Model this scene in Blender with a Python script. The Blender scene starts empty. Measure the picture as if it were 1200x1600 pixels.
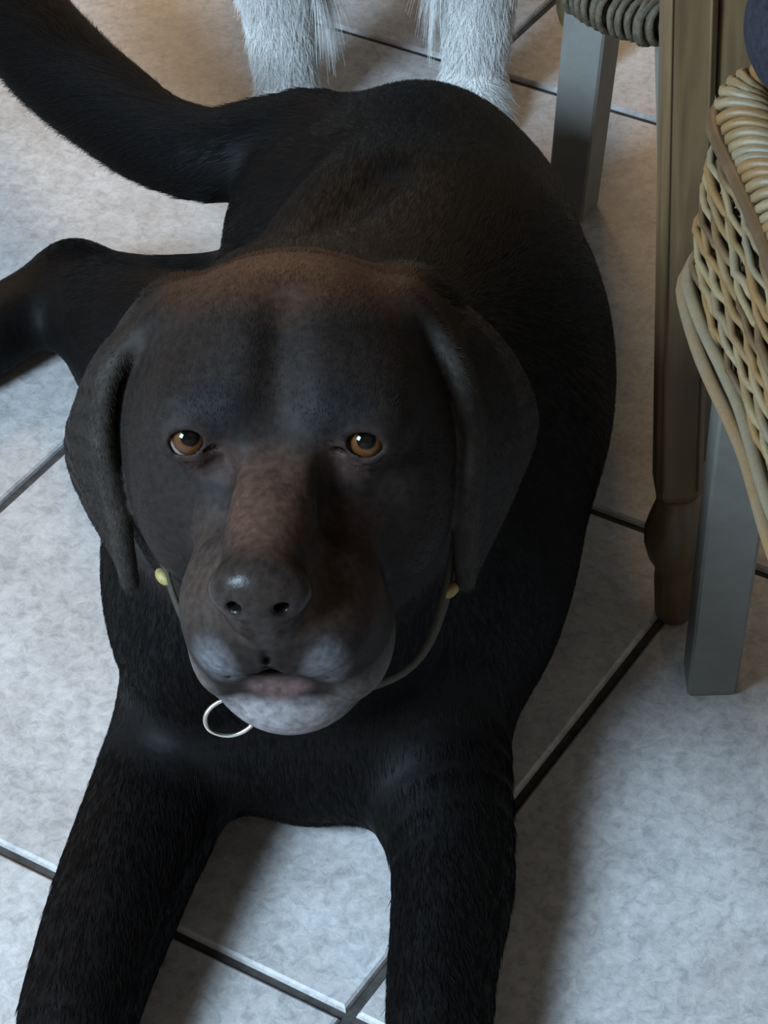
import bpy, math, random
import numpy as np
from mathutils import Vector, Matrix

D = bpy.data
SC = bpy.context.scene
COL = SC.collection

# ------------------------------------------------------------------ camera
cam_d = D.cameras.new('camera')
cam = D.objects.new('camera', cam_d)
COL.objects.link(cam)
cam_d.sensor_fit = 'HORIZONTAL'
cam_d.sensor_width = 36.0
cam_d.lens = 36.0 * 4145.18 / 1200.0
cam_d.clip_start = 0.05
R0 = (0.998528927, -0.0355905072, -0.0409059597)
R1 = (0.0542215984, 0.655424258, 0.753312061)
R2 = (0.0, 0.754421870, -0.656389855)
CAM = np.array([0.04362216, -0.96946735, 1.06479553])
cam.matrix_world = Matrix(((R0[0], R1[0], -R2[0], CAM[0]), (R0[1], R1[1], -R2[1], CAM[1]),
                           (R0[2], R1[2], -R2[2], CAM[2]), (0, 0, 0, 1)))
SC.camera = cam

# ------------------------------------------------------------------ world, lights, exposure
SC.view_settings.view_transform = 'Standard'
SC.view_settings.look = 'None'
SC.view_settings.gamma = 1.0
SC.view_settings.use_curve_mapping = False
SC.view_settings.exposure = 0.0
world = D.worlds.new('room_air'); SC.world = world
world.use_nodes = True
bg = world.node_tree.nodes['Background']
bg.inputs[0].default_value = (0.95, 0.70, 0.42, 1)
bg.inputs[1].default_value = 0.055


def area(name, loc, target, sx, sy, power, color):
    ld = D.lights.new(name, 'AREA'); ld.shape = 'RECTANGLE'
    ld.size = sx; ld.size_y = sy; ld.energy = power; ld.color = color
    o = D.objects.new(name, ld); COL.objects.link(o)
    o.location = loc
    o.rotation_euler = (Vector(target) - Vector(loc)).to_track_quat('-Z', 'Y').to_euler()
    return o


# daylight through the window on the left, and the warm lamp light from beyond the dogs
area('window_daylight', (-1.36, -1.06, 1.46), (0, 0.1, 0.1), 0.68, 0.75, 104, (0.56, 0.79, 1.0))
area('warm_room_light', (0.0, 2.9, 1.7), (0.05, 0.5, 0.1), 0.9, 0.9, 32, (1.0, 0.66, 0.34))


# ------------------------------------------------------------------ helpers
def link(o, parent=None):
    COL.objects.link(o)
    if parent is not None:
        o.parent = parent
    return o


def empty(name, loc=(0, 0, 0), rz=0.0):
    o = D.objects.new(name, None); COL.objects.link(o)
    o.location = loc; o.rotation_euler = (0, 0, rz); o.empty_display_size = 0.05
    return o


def tag(o, label=None, cat=None, group=None, kind=None):
    if label: o['label'] = label
    if cat: o['category'] = cat
    if group: o['group'] = group
    if kind: o['kind'] = kind
    return o


def mesh_obj(name, V, F, mat, parent=None, smooth=True):
    me = D.meshes.new(name)
    V = np.asarray(V, dtype=np.float32)
    if isinstance(F, np.ndarray):
        n = F.shape[1]
        me.vertices.add(len(V)); me.vertices.foreach_set('co', V.ravel())
        me.loops.add(F.size); me.loops.foreach_set('vertex_index', F.ravel().astype(np.int32))
        me.polygons.add(len(F))
        me.polygons.foreach_set('loop_start', np.arange(0, F.size, n, dtype=np.int32))
        me.update(calc_edges=True)
    else:
        me.from_pydata([tuple(map(float, v)) for v in V], [], [tuple(map(int, f)) for f in F]); me.update()
    if smooth:
        me.polygons.foreach_set('use_smooth', [True] * len(me.polygons))
    if mat: me.materials.append(mat)
    return link(D.objects.new(name, me), parent)


def new_mat(name):
    m = D.materials.new(name); m.use_nodes = True
    nt = m.node_tree; b = nt.nodes['Principled BSDF']
    return m, nt, b


def N(nt, t, **kw):
    n = nt.nodes.new(t)
    for k, v in kw.items():
        if k.startswith('i_'):
            key = k[2:]
            key = int(key) if key.isdigit() else key.replace('_', ' ')
            n.inputs[key].default_value = v
        else:
            setattr(n, k, v)
    return n


def ramp(nt, stops):
    r = nt.nodes.new('ShaderNodeValToRGB'); e = r.color_ramp.elements
    while len(e) < len(stops): e.new(0.5)
    for i, (p, c) in enumerate(stops):
        e[i].position = p; e[i].color = (*c, 1) if len(c) == 3 else c
    return r


# ------------------------------------------------------------------ signed distance modelling
class SDF:
    """Rectilinear grid on which rounded volumes are blended; surface() gives the quads."""

    def __init__(s, xs, ys, zs):
        s.ax = [np.asarray(a, np.float32) for a in (xs, ys, zs)]
        s.g = np.full([len(a) for a in s.ax], 0.3, np.float32)

    def box(s, lo, hi):
        sl = []
        for a, l, h in zip(s.ax, lo, hi):
            i = max(0, int(np.searchsorted(a, l)) - 1); j = min(len(a), int(np.searchsorted(a, h)) + 1)
            if j <= i: return None, None
            sl.append(slice(i, j))
        P = [s.ax[0][sl[0]][:, None, None], s.ax[1][sl[1]][None, :, None], s.ax[2][sl[2]][None, None, :]]
        return tuple(sl), P

    def put(s, fn, lo, hi, k, sub=False):
        m = 0.03 + 2 * k
        sl, P = s.box(np.asarray(lo) - m, np.asarray(hi) + m)
        if sl is None: return
        d = fn(P); g = s.g[sl]
        if sub:
            h = np.maximum(k - np.abs(g + d), 0) / k
            s.g[sl] = np.maximum(g, -d) + h * h * k * 0.25
        else:
            h = np.maximum(k - np.abs(g - d), 0) / k
            s.g[sl] = np.minimum(g, d) - h * h * k * 0.25

    def ell(s, c, r, ax=None, k=0.02, sub=False):
        c = np.asarray(c, float); r = np.asarray(r, float)
        A = np.eye(3) if ax is None else np.asarray(ax, float)      # rows = local axes
        ext = np.sqrt(((A * r[:, None]) ** 2).sum(0))

        def fn(P):
            q = [P[i] - np.float32(c[i]) for i in range(3)]
            k0 = 0; k1 = 0
            for j in range(3):
                t = q[0] * np.float32(A[j][0]) + q[1] * np.float32(A[j][1]) + q[2] * np.float32(A[j][2])
                t = t / np.float32(r[j]); k0 = k0 + t * t
                t = t / np.float32(r[j]); k1 = k1 + t * t
            k0 = np.sqrt(k0); k1 = np.sqrt(k1) + 1e-9
            return np.maximum(k0 * (k0 - 1.0) / k1, (k0 - 1) * np.float32(r.min()))
        s.put(fn, c - ext, c + ext, k, sub)

    def cone(s, a, b, ra, rb, k=0.02, sub=False, flat=None):
        """capsule with a radius at each end; flat = (axis, factor) squeezes across axis"""
        a = np.asarray(a, float); b = np.asarray(b, float); ba = b - a; L = ba @ ba + 1e-12

        def fn(P):
            q = [P[i] - np.float32(a[i]) for i in range(3)]
            h = np.clip((q[0] * ba[0] + q[1] * ba[1] + q[2] * ba[2]) / L, 0, 1).astype(np.float32)
            e = [q[i] - h * np.float32(ba[i]) for i in range(3)]
            if flat is not None:
                n, fac = flat
                t = (e[0] * n[0] + e[1] * n[1] + e[2] * n[2]) * (1 / fac - 1)
                e = [e[i] + t * n[i] for i in range(3)]
            return (np.sqrt(e[0] ** 2 + e[1] ** 2 + e[2] ** 2) - (ra + (rb - ra) * h)).astype(np.float32)
        r = max(ra, rb)
        s.put(fn, np.minimum(a, b) - r, np.maximum(a, b) + r, k, sub)

    def chain(s, pts, rad, k=0.02, sub=False, n=5):
        """tapered tube along a smooth curve through pts"""
        P = np.asarray(pts, float); R = np.asarray(rad, float)
        Q = np.concatenate([[2 * P[0] - P[1]], P, [2 * P[-1] - P[-2]]]); O = []; W = []
        for i in range(len(P) - 1):
            p0, p1, p2, p3 = Q[i:i + 4]
            for j in range(n):
                t = j / n
                O.append(0.5 * (2 * p1 + (p2 - p0) * t + (2 * p0 - 5 * p1 + 4 * p2 - p3) * t * t + (3 * p1 - p0 - 3 * p2 + p3) * t ** 3))
                tt = t * t * (3 - 2 * t) * 0.5 + t * 0.5
                W.append(R[i] + (R[i + 1] - R[i]) * tt)
        O.append(P[-1]); W.append(R[-1])

        def fn(X):
            best = None
            for i in range(len(O) - 1):
                a, b = O[i], O[i + 1]; ba = b - a; L = ba @ ba + 1e-12
                q = [X[m] - np.float32(a[m]) for m in range(3)]
                h = np.clip((q[0] * ba[0] + q[1] * ba[1] + q[2] * ba[2]) / L, 0, 1).astype(np.float32)
                d = np.sqrt(sum((q[m] - h * np.float32(ba[m])) ** 2 for m in range(3))) - np.float32(W[i]) - h * np.float32(W[i + 1] - W[i])
                best = d if best is None else np.minimum(best, d)
            return best.astype(np.float32)
        O = np.array(O); r = max(W)
        s.put(fn, O.min(0) - r, O.max(0) + r, k, sub)

    def group(s, fns, lo, hi, k=0.01):
        s.put(lambda X: np.minimum.reduce([f(X) for f in fns]), lo, hi, k)

    def tri(s, a, b, c, th, k=0.01, sub=False):
        a, b, c = [np.asarray(v, float) for v in (a, b, c)]
        ba, cb, ac = b - a, c - b, a - c; n = np.cross(ba, ac); nn = n @ n

        def fn(P):
            def dd(v, o): return sum((P[i] - np.float32(o[i])) * np.float32(v[i]) for i in range(3))
            s1 = dd(np.cross(ba, n), a); s2 = dd(np.cross(cb, n), b); s3 = dd(np.cross(ac, n), c)
            ins = (np.sign(s1) + np.sign(s2) + np.sign(s3)) >= 2

            def seg(o, v):
                h = np.clip(dd(v, o) / (v @ v), 0, 1)
                return sum(((P[i] - o[i]) - h * v[i]) ** 2 for i in range(3))
            e = np.minimum(np.minimum(seg(a, ba), seg(b, cb)), seg(c, ac))
            f = dd(n, a) ** 2 / nn
            return (np.sqrt(np.where(ins, f, e)) - np.float32(th)).astype(np.float32)
        lo = np.min([a, b, c], 0) - th; hi = np.max([a, b, c], 0) + th
        if k is None: return fn
        s.put(fn, lo, hi, k, sub)

    def surface(s):
        g = s.g; X, Y, Z = s.ax
        ins = g < 0
        c = ins[:-1, :-1, :-1].astype(np.int8)
        n = np.zeros_like(c)
        for dx in (0, 1):
            for dy in (0, 1):
                for dz in (0, 1):
                    n += ins[dx:ins.shape[0] - 1 + dx, dy:ins.shape[1] - 1 + dy, dz:ins.shape[2] - 1 + dz]
        ci, cj, ck = np.nonzero((n > 0) & (n < 8))
        idx = np.full(n.shape, -1, np.int32); idx[ci, cj, ck] = np.arange(len(ci))
        acc = np.zeros((len(ci), 3)); cnt = np.zeros(len(ci))
        corners = [(a, b, d) for a in (0, 1) for b in (0, 1) for d in (0, 1)]
        for p in corners:
            for ax in range(3):
                if p[ax]: continue
                q = list(p); q[ax] = 1
                g0 = g[ci + p[0], cj + p[1], ck + p[2]]; g1 = g[ci + q[0], cj + q[1], ck + q[2]]
                m = (g0 < 0) != (g1 < 0)
                t = np.where(m, g0 / np.where(m, g0 - g1, 1), 0)
                P0 = np.stack([X[ci + p[0]], Y[cj + p[1]], Z[ck + p[2]]], 1)
                P1 = np.stack([X[ci + q[0]], Y[cj + q[1]], Z[ck + q[2]]], 1)
                acc += np.where(m[:, None], P0 + (P1 - P0) * t[:, None], 0); cnt += m
        V = acc / np.maximum(cnt, 1)[:, None]
        quads = []
        for ax in range(3):
            a = [slice(None)] * 3; b = [slice(None)] * 3
            a[ax] = slice(0, -1); b[ax] = slice(1, None)
            e0 = ins[tuple(a)]; e1 = ins[tuple(b)]
            o1, o2 = [(1, 2), (2, 0), (0, 1)][ax]
            i = list(np.nonzero(e0 != e1))
            m = (i[o1] > 0) & (i[o2] > 0) & (i[o1] < n.shape[o1]) & (i[o2] < n.shape[o2])
            i = [v[m] for v in i]
            fl = e0[tuple(i)]

            def at(d1, d2):
                j = [i[0].copy(), i[1].copy(), i[2].copy()]
                j[o1] -= d1; j[o2] -= d2
                return idx[tuple(j)]
            q = np.stack([at(1, 1), at(0, 1), at(0, 0), at(1, 0)], 1)
            q[~fl] = q[~fl][:, ::-1]
            quads.append(q)
        Q = np.concatenate(quads); Q = Q[(Q >= 0).all(1)]
        return V.astype(np.float32), Q

    def smooth(s, V, Q, it=2, lam=0.5):
        e = np.concatenate([Q[:, [0, 1]], Q[:, [1, 2]], Q[:, [2, 3]], Q[:, [3, 0]]])
        e = np.concatenate([e, e[:, ::-1]])
        cnt = np.bincount(e[:, 0], minlength=len(V))[:, None]
        for l in [lam, -lam * 0.9] * it:
            a = np.stack([np.bincount(e[:, 0], weights=V[e[:, 1], i], minlength=len(V)) for i in range(3)], 1) / np.maximum(cnt, 1)
            V = V + l * (a - V)
        return V


def axis_steps(lo, hi, flo, fhi, coarse, fine):
    a = list(np.arange(lo, flo, coarse)) + list(np.arange(flo, fhi, fine)) + list(np.arange(fhi, hi + coarse, coarse))
    return np.array(a)


def nrm(v):
    v = np.asarray(v, float); return v / (np.linalg.norm(v, axis=-1, keepdims=True) + 1e-9)


# ------------------------------------------------------------------ floor: stone tiles on a grout bed
def tile_material():
    m, nt, b = new_mat('stone_tile')
    tc = N(nt, 'ShaderNodeTexCoord'); oi = N(nt, 'ShaderNodeObjectInfo')
    add = N(nt, 'ShaderNodeVectorMath', operation='ADD'); sc = N(nt, 'ShaderNodeVectorMath', operation='SCALE')
    cx = N(nt, 'ShaderNodeCombineXYZ')
    nt.links.new(oi.outputs['Random'], cx.inputs[0]); nt.links.new(oi.outputs['Random'], cx.inputs[2])
    nt.links.new(cx.outputs[0], sc.inputs[0]); sc.inputs['Scale'].default_value = 37.0
    nt.links.new(tc.outputs['Object'], add.inputs[0]); nt.links.new(sc.outputs[0], add.inputs[1])
    n1 = N(nt, 'ShaderNodeTexNoise', i_Scale=9.0, i_Detail=7.0, i_Roughness=0.66)
    n2 = N(nt, 'ShaderNodeTexNoise', i_Scale=130.0, i_Detail=6.0, i_Roughness=0.72, i_Distortion=0.5)
    n3 = N(nt, 'ShaderNodeTexNoise', i_Scale=420.0, i_Detail=2.0)
    n3.inputs['Roughness'].default_value = 0.8
    n4 = N(nt, 'ShaderNodeTexNoise', i_Scale=22.0, i_Detail=4.0, i_Distortion=1.6)
    for n in (n1, n2, n3, n4): nt.links.new(add.outputs[0], n.inputs['Vector'])
    r1 = ramp(nt, [(0.30, (0.42, 0.385, 0.375)), (0.50, (0.51, 0.475, 0.465)), (0.72, (0.60, 0.575, 0.575))])
    nt.links.new(n1.outputs['Fac'], r1.inputs[0])
    r2 = ramp(nt, [(0.34, (0.62, 0.63, 0.64)), (0.5, (0.92, 0.92, 0.92)), (0.66, (1.16, 1.15, 1.14))])
    nt.links.new(n2.outputs['Fac'], r2.inputs[0])
    mu = N(nt, 'ShaderNodeMixRGB', blend_type='MULTIPLY', i_Fac=0.9)
    nt.links.new(r1.outputs[0], mu.inputs[1]); nt.links.new(r2.outputs[0], mu.inputs[2])
    r4 = ramp(nt, [(0.60, (0, 0, 0)), (0.72, (1, 1, 1))]); nt.links.new(n4.outputs['Fac'], r4.inputs[0])
    mx = N(nt, 'ShaderNodeMixRGB', blend_type='MIX'); mx.inputs[2].default_value = (0.50, 0.44, 0.43, 1)
    fm = N(nt, 'ShaderNodeMath', operation='MULTIPLY'); fm.inputs[1].default_value = 0.5
    nt.links.new(r4.outputs[0], fm.inputs[0]); nt.links.new(fm.outputs[0], mx.inputs[0])
    nt.links.new(mu.outputs[0], mx.inputs[1])
    nt.links.new(mx.outputs[0], b.inputs['Base Color'])
    rr = N(nt, 'ShaderNodeMapRange'); rr.inputs[3].default_value = 0.42; rr.inputs[4].default_value = 0.62
    nt.links.new(n2.outputs['Fac'], rr.inputs[0]); nt.links.new(rr.outputs[0], b.inputs['Roughness'])
    ad = N(nt, 'ShaderNodeMath', operation='ADD'); nt.links.new(n2.outputs['Fac'], ad.inputs[0])
    h3 = N(nt, 'ShaderNodeMath', operation='MULTIPLY'); h3.inputs[1].default_value = 0.35
    nt.links.new(n3.outputs['Fac'], h3.inputs[0]); nt.links.new(h3.outputs[0], ad.inputs[1])
    bu = N(nt, 'ShaderNodeBump', i_Strength=0.35, i_Distance=0.0012)
    nt.links.new(ad.outputs[0], bu.inputs['Height']); nt.links.new(bu.outputs[0], b.inputs['Normal'])
    return m


def grout_material():
    m, nt, b = new_mat('dark_grout')
    tc = N(nt, 'ShaderNodeTexCoord'); n = N(nt, 'ShaderNodeTexNoise', i_Scale=120.0, i_Detail=4.0)
    nt.links.new(tc.outputs['Object'], n.inputs['Vector'])
    r = ramp(nt, [(0.3, (0.030, 0.026, 0.024)), (0.7, (0.075, 0.063, 0.055))])
    nt.links.new(n.outputs['Fac'], r.inputs[0]); nt.links.new(r.outputs[0], b.inputs['Base Color'])
    b.inputs['Roughness'].default_value = 0.9
    bu = N(nt, 'ShaderNodeBump', i_Strength=0.5, i_Distance=0.002)
    nt.links.new(n.outputs['Fac'], bu.inputs['Height']); nt.links.new(bu.outputs[0], b.inputs['Normal'])
    return m


GU = np.array([0.82569676, -0.56411422]); GV = np.array([0.56411422, 0.82569676]); G0 = np.array([0.01179461, -0.12878037])
TS, GAP = 0.40, 0.0058
ang = math.atan2(GU[1], GU[0])
V = [(-2.6, -2.2, -0.030), (2.8, -2.2, -0.030), (2.8, 3.4, -0.030), (-2.6, 3.4, -0.030),
     (-2.6, -2.2, -0.0035), (2.8, -2.2, -0.0035), (2.8, 3.4, -0.0035), (-2.6, 3.4, -0.0035)]
floor = mesh_obj('floor', V, [(3, 2, 1, 0), (4, 5, 6, 7), (0, 1, 5, 4), (1, 2, 6, 5), (2, 3, 7, 6), (3, 0, 4, 7)], grout_material(), smooth=False)
tag(floor, kind='structure')


def tile_mesh():
    h = TS / 2 - GAP / 2
    rings = [(h - 0.0003, -0.012), (h, -0.0030), (h - 0.0007, -0.0011), (h - 0.0022, 0.0)]
    V = []; F = []
    for r, z in rings: V += [(-r, -r, z), (r, -r, z), (r, r, z), (-r, r, z)]
    for k in range(3):
        for i in range(4):
            j = (i + 1) % 4
            F.append((4 * k + i, 4 * k + j, 4 * k + 4 + j, 4 * k + 4 + i))
    F.append((12, 13, 14, 15))
    me = D.meshes.new('stone_tile'); me.from_pydata(V, [], F); me.update()
    me.materials.append(tile_material())
    return me


tile_me = tile_mesh()
rnd = random.Random(4)
for i in range(-6, 6):
    for j in range(-5, 8):
        p = G0 + GU * TS * (i + 0.5) + GV * TS * (j + 0.5)
        if not (-2.3 < p[0] < 2.5 and -1.9 < p[1] < 3.1): continue
        t = D.objects.new('tile', tile_me); link(t, floor)
        t.location = (p[0], p[1], -rnd.random() * 0.0003)
        t.rotation_euler = (0, 0, ang + rnd.choice([0, 1, 2, 3]) * math.pi / 2 + rnd.uniform(-1, 1) * 0.0012)

# ------------------------------------------------------------------ the chocolate labrador
YW = math.radians(6)
HF = np.array([-math.sin(YW), -math.cos(YW), 0]); HX = np.array([math.cos(YW), -math.sin(YW), 0]); HU = np.array([0, 0, 1.0])
H0 = np.array([0.0, -0.070, 0.325])
HAX = np.array([HX, HF, HU])


def hl(x, f, u):
    return H0 + (x * HX + f * HF + u * HU) * 0.01


EAR_FRONT = [(-5.3, -6.2, 1.9), (-6.9, -5.6, 1.4), (-8.25, -4.6, 0.2), (-8.75, -3.5, -2.9), (-8.35, -3.0, -6.7), (-8.3, -3.0, -11.2)]
EAR_BACK_L = [(-5.6, -8.8, 1.0), (-7.2, -9.3, 0.2), (-9.4, -9.0, -2.4), (-11.2, -8.0, -5.6), (-11.1, -7.0, -8.2), (-8.6, -3.9, -11.3)]
EARR_FRONT = [(5.0, -6.8, 2.3), (6.3, -6.2, 1.7), (7.6, -4.6, 0.4), (8.15, -3.4, -2.6), (7.8, -2.6, -6.2), (7.75, -2.8, -10.6)]
EARR_BACK = [(5.4, -9.2, 1.4), (7.4, -9.4, 0.6), (9.7, -9.2, -2.2), (10.8, -8.4, -5.4), (9.8, -7.0, -8.4), (8.0, -3.6, -10.8)]

FINE = 0.0017
CO = 0.0046
sd = SDF(axis_steps(-0.40, 0.24, -0.128, 0.122, CO, FINE),
         axis_steps(-0.30, 1.02, -0.176, 0.045, CO, FINE),
         axis_steps(-0.012, 0.40, 0.195, 0.375, CO, FINE))
# trunk
sd.ell((0.008, 0.125, 0.140), (0.104, 0.135, 0.130), k=0.03)
sd.ell((0.058, 0.200, 0.115), (0.104, 0.145, 0.122), k=0.04)
sd.ell((0.076, 0.285, 0.105), (0.106, 0.150, 0.118), k=0.05)
sd.ell((0.076, 0.412, 0.088), (0.086, 0.105, 0.100), k=0.05)
sd.cone((0.004, 0.200, 0.240), (0.052, 0.275, 0.232), 0.006, 0.004, k=0.032, sub=True)
sd.ell((-0.052, 0.020, 0.265), (0.036, 0.050, 0.075), k=0.03)
sd.ell((0.060, 0.030, 0.265), (0.036, 0.050, 0.075), k=0.03)
# neck
sd.cone((0.004, 0.000, 0.275), (0.020, 0.120, 0.165), 0.062, 0.086, k=0.04)
sd.cone((0.000, -0.020, 0.235), (0.004, 0.060, 0.120), 0.050, 0.080, k=0.04)
# shoulders and front legs
sd.ell((-0.042, 0.092, 0.115), (0.042, 0.078, 0.105), k=0.025)
sd.ell((0.078, 0.110, 0.108), (0.050, 0.088, 0.102), k=0.03)
sd.ell((-0.058, 0.055, 0.125), (0.046, 0.066, 0.090), k=0.025)
sd.ell((0.096, 0.125, 0.100), (0.048, 0.090, 0.090), k=0.03)
sd.chain([(-0.050, 0.090, 0.055), (-0.072, 0.025, 0.040), (-0.099, -0.060, 0.035), (-0.117, -0.130, 0.031), (-0.126, -0.180, 0.026)], [0.042, 0.039, 0.034, 0.030, 0.025], k=0.025)
sd.chain([(0.072, 0.095, 0.058), (0.060, 0.028, 0.044), (0.069, -0.060, 0.034), (0.060, -0.130, 0.030), (0.055, -0.180, 0.026)], [0.048, 0.046, 0.032, 0.027, 0.025], k=0.025)
for (cx, cy, dx) in ((-0.127, -0.205, -0.10), (0.053, -0.215, -0.05)):
    sd.ell((cx, cy, 0.021), (0.030, 0.034, 0.022), k=0.02)
    for t in (-1.5, -0.5, 0.5, 1.5):
        q = (cx + dx * 0.03 + t * 0.0135, cy - 0.034 + abs(t) * 0.006, 0.015)
        sd.ell(q, (0.0085, 0.016, 0.014), k=0.006)
# belly flap between the front legs
sd.ell((0.004, 0.030, 0.050), (0.070, 0.056, 0.055), k=0.022)
# haunches: the dog's right hind leg is splayed out to the left, the left one folded beneath
sd.ell((0.018, 0.404, 0.084), (0.068, 0.084, 0.084), k=0.014)
sd.chain([(0.010, 0.362, 0.060), (-0.055, 0.352, 0.044), (-0.100, 0.368, 0.038)], [0.052, 0.040, 0.037], k=0.018)
sd.chain([(-0.085, 0.365, 0.046), (-0.130, 0.420, 0.034), (-0.156, 0.476, 0.026)], [0.052, 0.038, 0.021], k=0.03)
sd.cone((-0.030, 0.428, 0.034), (-0.135, 0.463, 0.024), 0.036, 0.022, k=0.03)
sd.chain([(-0.156, 0.476, 0.027), (-0.200, 0.425, 0.028), (-0.250, 0.380, 0.022)], [0.024, 0.027, 0.024], k=0.02)
sd.ell((-0.275, 0.362, 0.020), (0.034, 0.028, 0.020), ax=[(0.75, 0.66, 0), (-0.66, 0.75, 0), (0, 0, 1)], k=0.015)
for t in (-1.5, -0.5, 0.5, 1.5):
    sd.ell((-0.298 - t * 0.009, 0.342 + t * 0.011, 0.015), (0.016, 0.0085, 0.013), ax=[(0.75, 0.66, 0), (-0.66, 0.75, 0), (0, 0, 1)], k=0.006)
sd.ell((0.128, 0.385, 0.065), (0.046, 0.095, 0.072), k=0.03)
sd.cone((0.140, 0.330, 0.040), (0.150, 0.450, 0.035), 0.035, 0.028, k=0.03)
# tail
TAIL = [(0.055, 0.450, 0.115), (0.016, 0.480, 0.122), (-0.014, 0.482, 0.120), (-0.049, 0.482, 0.115), (-0.088, 0.510, 0.110), (-0.124, 0.557, 0.108), (-0.163, 0.612, 0.112), (-0.196, 0.674, 0.118), (-0.222, 0.744, 0.124), (-0.236, 0.825, 0.130)]
sd.chain(TAIL, [0.040, 0.034, 0.032, 0.030, 0.029, 0.031, 0.033, 0.033, 0.027, 0.012], k=0.018, n=3)


# head (centimetres in the head's own axes: x to the dog's left, f forward, u up)
def he(c, r, k=1.0, sub=False, ax=None):
    A = HAX if ax is None else np.asarray(ax) @ HAX
    sd.ell(hl(*c), np.array(r) * 0.01, A, k * 0.01, sub)


def hc(a, b, ra, rb, k=1.0, sub=False, flat=None):
    if flat is not None: flat = (np.asarray(flat[0]) @ HAX, flat[1])
    sd.cone(hl(*a), hl(*b), ra * 0.01, rb * 0.01, k * 0.01, sub, flat)


he((0, -5.2, -0.8), (6.8, 6.7, 5.8), 2)
he((0, -4.0, -2.4), (7.05, 4.6, 4.4), 2)
for s in (-1, 1):
    he((s * 4.5, -3.4, -5.2), (2.9, 4.4, 4.6), 1.6)
    he((s * 3.3, -1.2, 1.6), (1.9, 1.6, 0.9), 2.0)
    he((s * 4.0, -0.6, 0.7), (1.75, 1.3, 1.45), 0.7)
hc((0, -1.0, -4.2), (0, 5.6, -4.6), 4.0, 3.0, 2)
hc((0, 0.0, -1.2), (-0.2, 7.0, -1.7), 2.2, 1.85, 1.2)
for s in (-1, 1):
    he((s * 2.3 + 0.15, 4.6, -5.2), (2.2, 3.5, 2.6), 1.0)
    he((s * 2.8 + 0.35, 3.8, -7.7), (1.85, 3.4, 2.6), 1.0)
    he((s * 1.5, 6.6, -5.2), (1.6, 1.7, 1.7), 0.6)
# lower jaw and chin
hc((0, -3.0, -8.2), (0.2, 4.4, -9.6), 3.6, 2.7, 1.0)
he((0.3, 5.4, -9.7), (3.0, 2.0, 1.9), 0.8)
he((0.1, 6.7, -7.9), (1.9, 0.55, 0.50), 0.9)
# nose
he((-0.2, 7.85, -1.5), (2.2, 1.15, 1.5), 0.7)
he((-0.2, 7.75, -2.8), (1.4, 1.0, 1.2), 0.5)
# forehead furrow, sockets
hc((0, -4, 5.0), (0, 2.2, 1.6), 0.12, 0.1, 2.2, True)
for s in (-1, 1):
    hc((s * 2.6, 1.5, -0.4), (s * 2.4, 3.0, -1.8), 0.5, 0.3, 1.4, True)
EYE = {}
for s in (-1, 1):
    c = (s * 3.9 - 0.10, 0.10, 0.42); EYE[s] = c
    he((c[0], c[1], c[2] + 0.05), (1.42, 1.22, 1.28), 0.6)                       # lids wrapped round the ball
    tl = [(0.97, 0, -s * 0.24), (0.13 * s, 0.84, 0.53), (0.20 * s, -0.54, 0.82)]
    he((c[0] - s * 0.02, c[1] + 0.80, c[2] + 0.38), (0.78, 1.3, 0.54), 0.14, True, tl)
    he(c, (1.06, 1.06, 1.06), 0.05, True)
    he((c[0] - s * 1.1, 1.0, c[2] + 0.05), (0.30, 0.8, 0.16), 0.15, True)   # tear corner
# nostrils
for s in (-1, 1):
    he((s * 1.0 - 0.2, 9.1, -1.6), (0.34, 0.9, 0.32), 0.15, True)
    hc((s * 1.35 - 0.2, 8.9, -1.9), (s * 2.0 - 0.2, 8.4, -2.3), 0.13, 0.07, 0.12, True)
hc((-0.2, 9.4, -2.4), (-0.1, 8.3, -5.2), 0.10, 0.14, 0.25, True)
# mouth: open a little at the front, lip line running back along the flews
he((0, 7.6, -6.55), (1.25, 1.9, 0.40), 0.3, True)
hc((-0.05, 8.3, -5.9), (-0.05, 8.0, -5.3), 0.40, 0.12, 0.2, True)
for s in (-1, 1):
    hc((s * 1.2, 7.7, -6.7), (s * 2.8, 6.6, -7.6), 0.12, 0.08, 0.3, True)
    hc((s * 2.8, 6.6, -7.6), (s * 4.4, 4.4, -9.6), 0.08, 0.05, 0.3, True)
# ears
for fr, bk in ((EAR_FRONT, EAR_BACK_L), (EARR_FRONT, EARR_BACK)):
    # denser strips across each flap so that it curves instead of creasing
    f = np.array([hl(*p) for p in fr]); b = np.array([hl(*p) for p in bk])

    def fine(P):
        Q = np.concatenate([[2 * P[0] - P[1]], P, [2 * P[-1] - P[-2]]]); O = []
        for i in range(len(P) - 1):
            p0, p1, p2, p3 = Q[i:i + 4]
            for t in (0, 0.34, 0.67):
                O.append(0.5 * (2 * p1 + (p2 - p0) * t + (2 * p0 - 5 * p1 + 4 * p2 - p3) * t * t + (3 * p1 - p0 - 3 * p2 + p3) * t ** 3))
        O.append(P[-1]); return np.array(O)
    f = fine(f); b = fine(b)
    out = np.where(f[:, :1] < 0, -1.0, 1.0) * HX * 0.006
    mid = (f + b) / 2 + out * np.sin(np.linspace(0.3, math.pi, len(f)))[:, None]
    fns = []
    for A, B in ((f, mid), (mid, b)):
        for i in range(len(f) - 1):
            for T3 in ((A[i], A[i + 1], B[i]), (B[i], A[i + 1], B[i + 1])):
                if np.linalg.norm(np.cross(T3[1] - T3[0], T3[2] - T3[0])) > 1e-8:
                    fns.append(sd.tri(*T3, 0.0030, None))
    P = np.concatenate([f, b, mid])
    sd.group(fns, P.min(0) - 0.004, P.max(0) + 0.004, 0.004)
    sd.chain(f[::3], [0.006, 0.0056, 0.0048, 0.0046, 0.0046, 0.0042], k=0.004)
    sd.cone(f[0], b[0], 0.0080, 0.0075, k=0.018)
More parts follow.
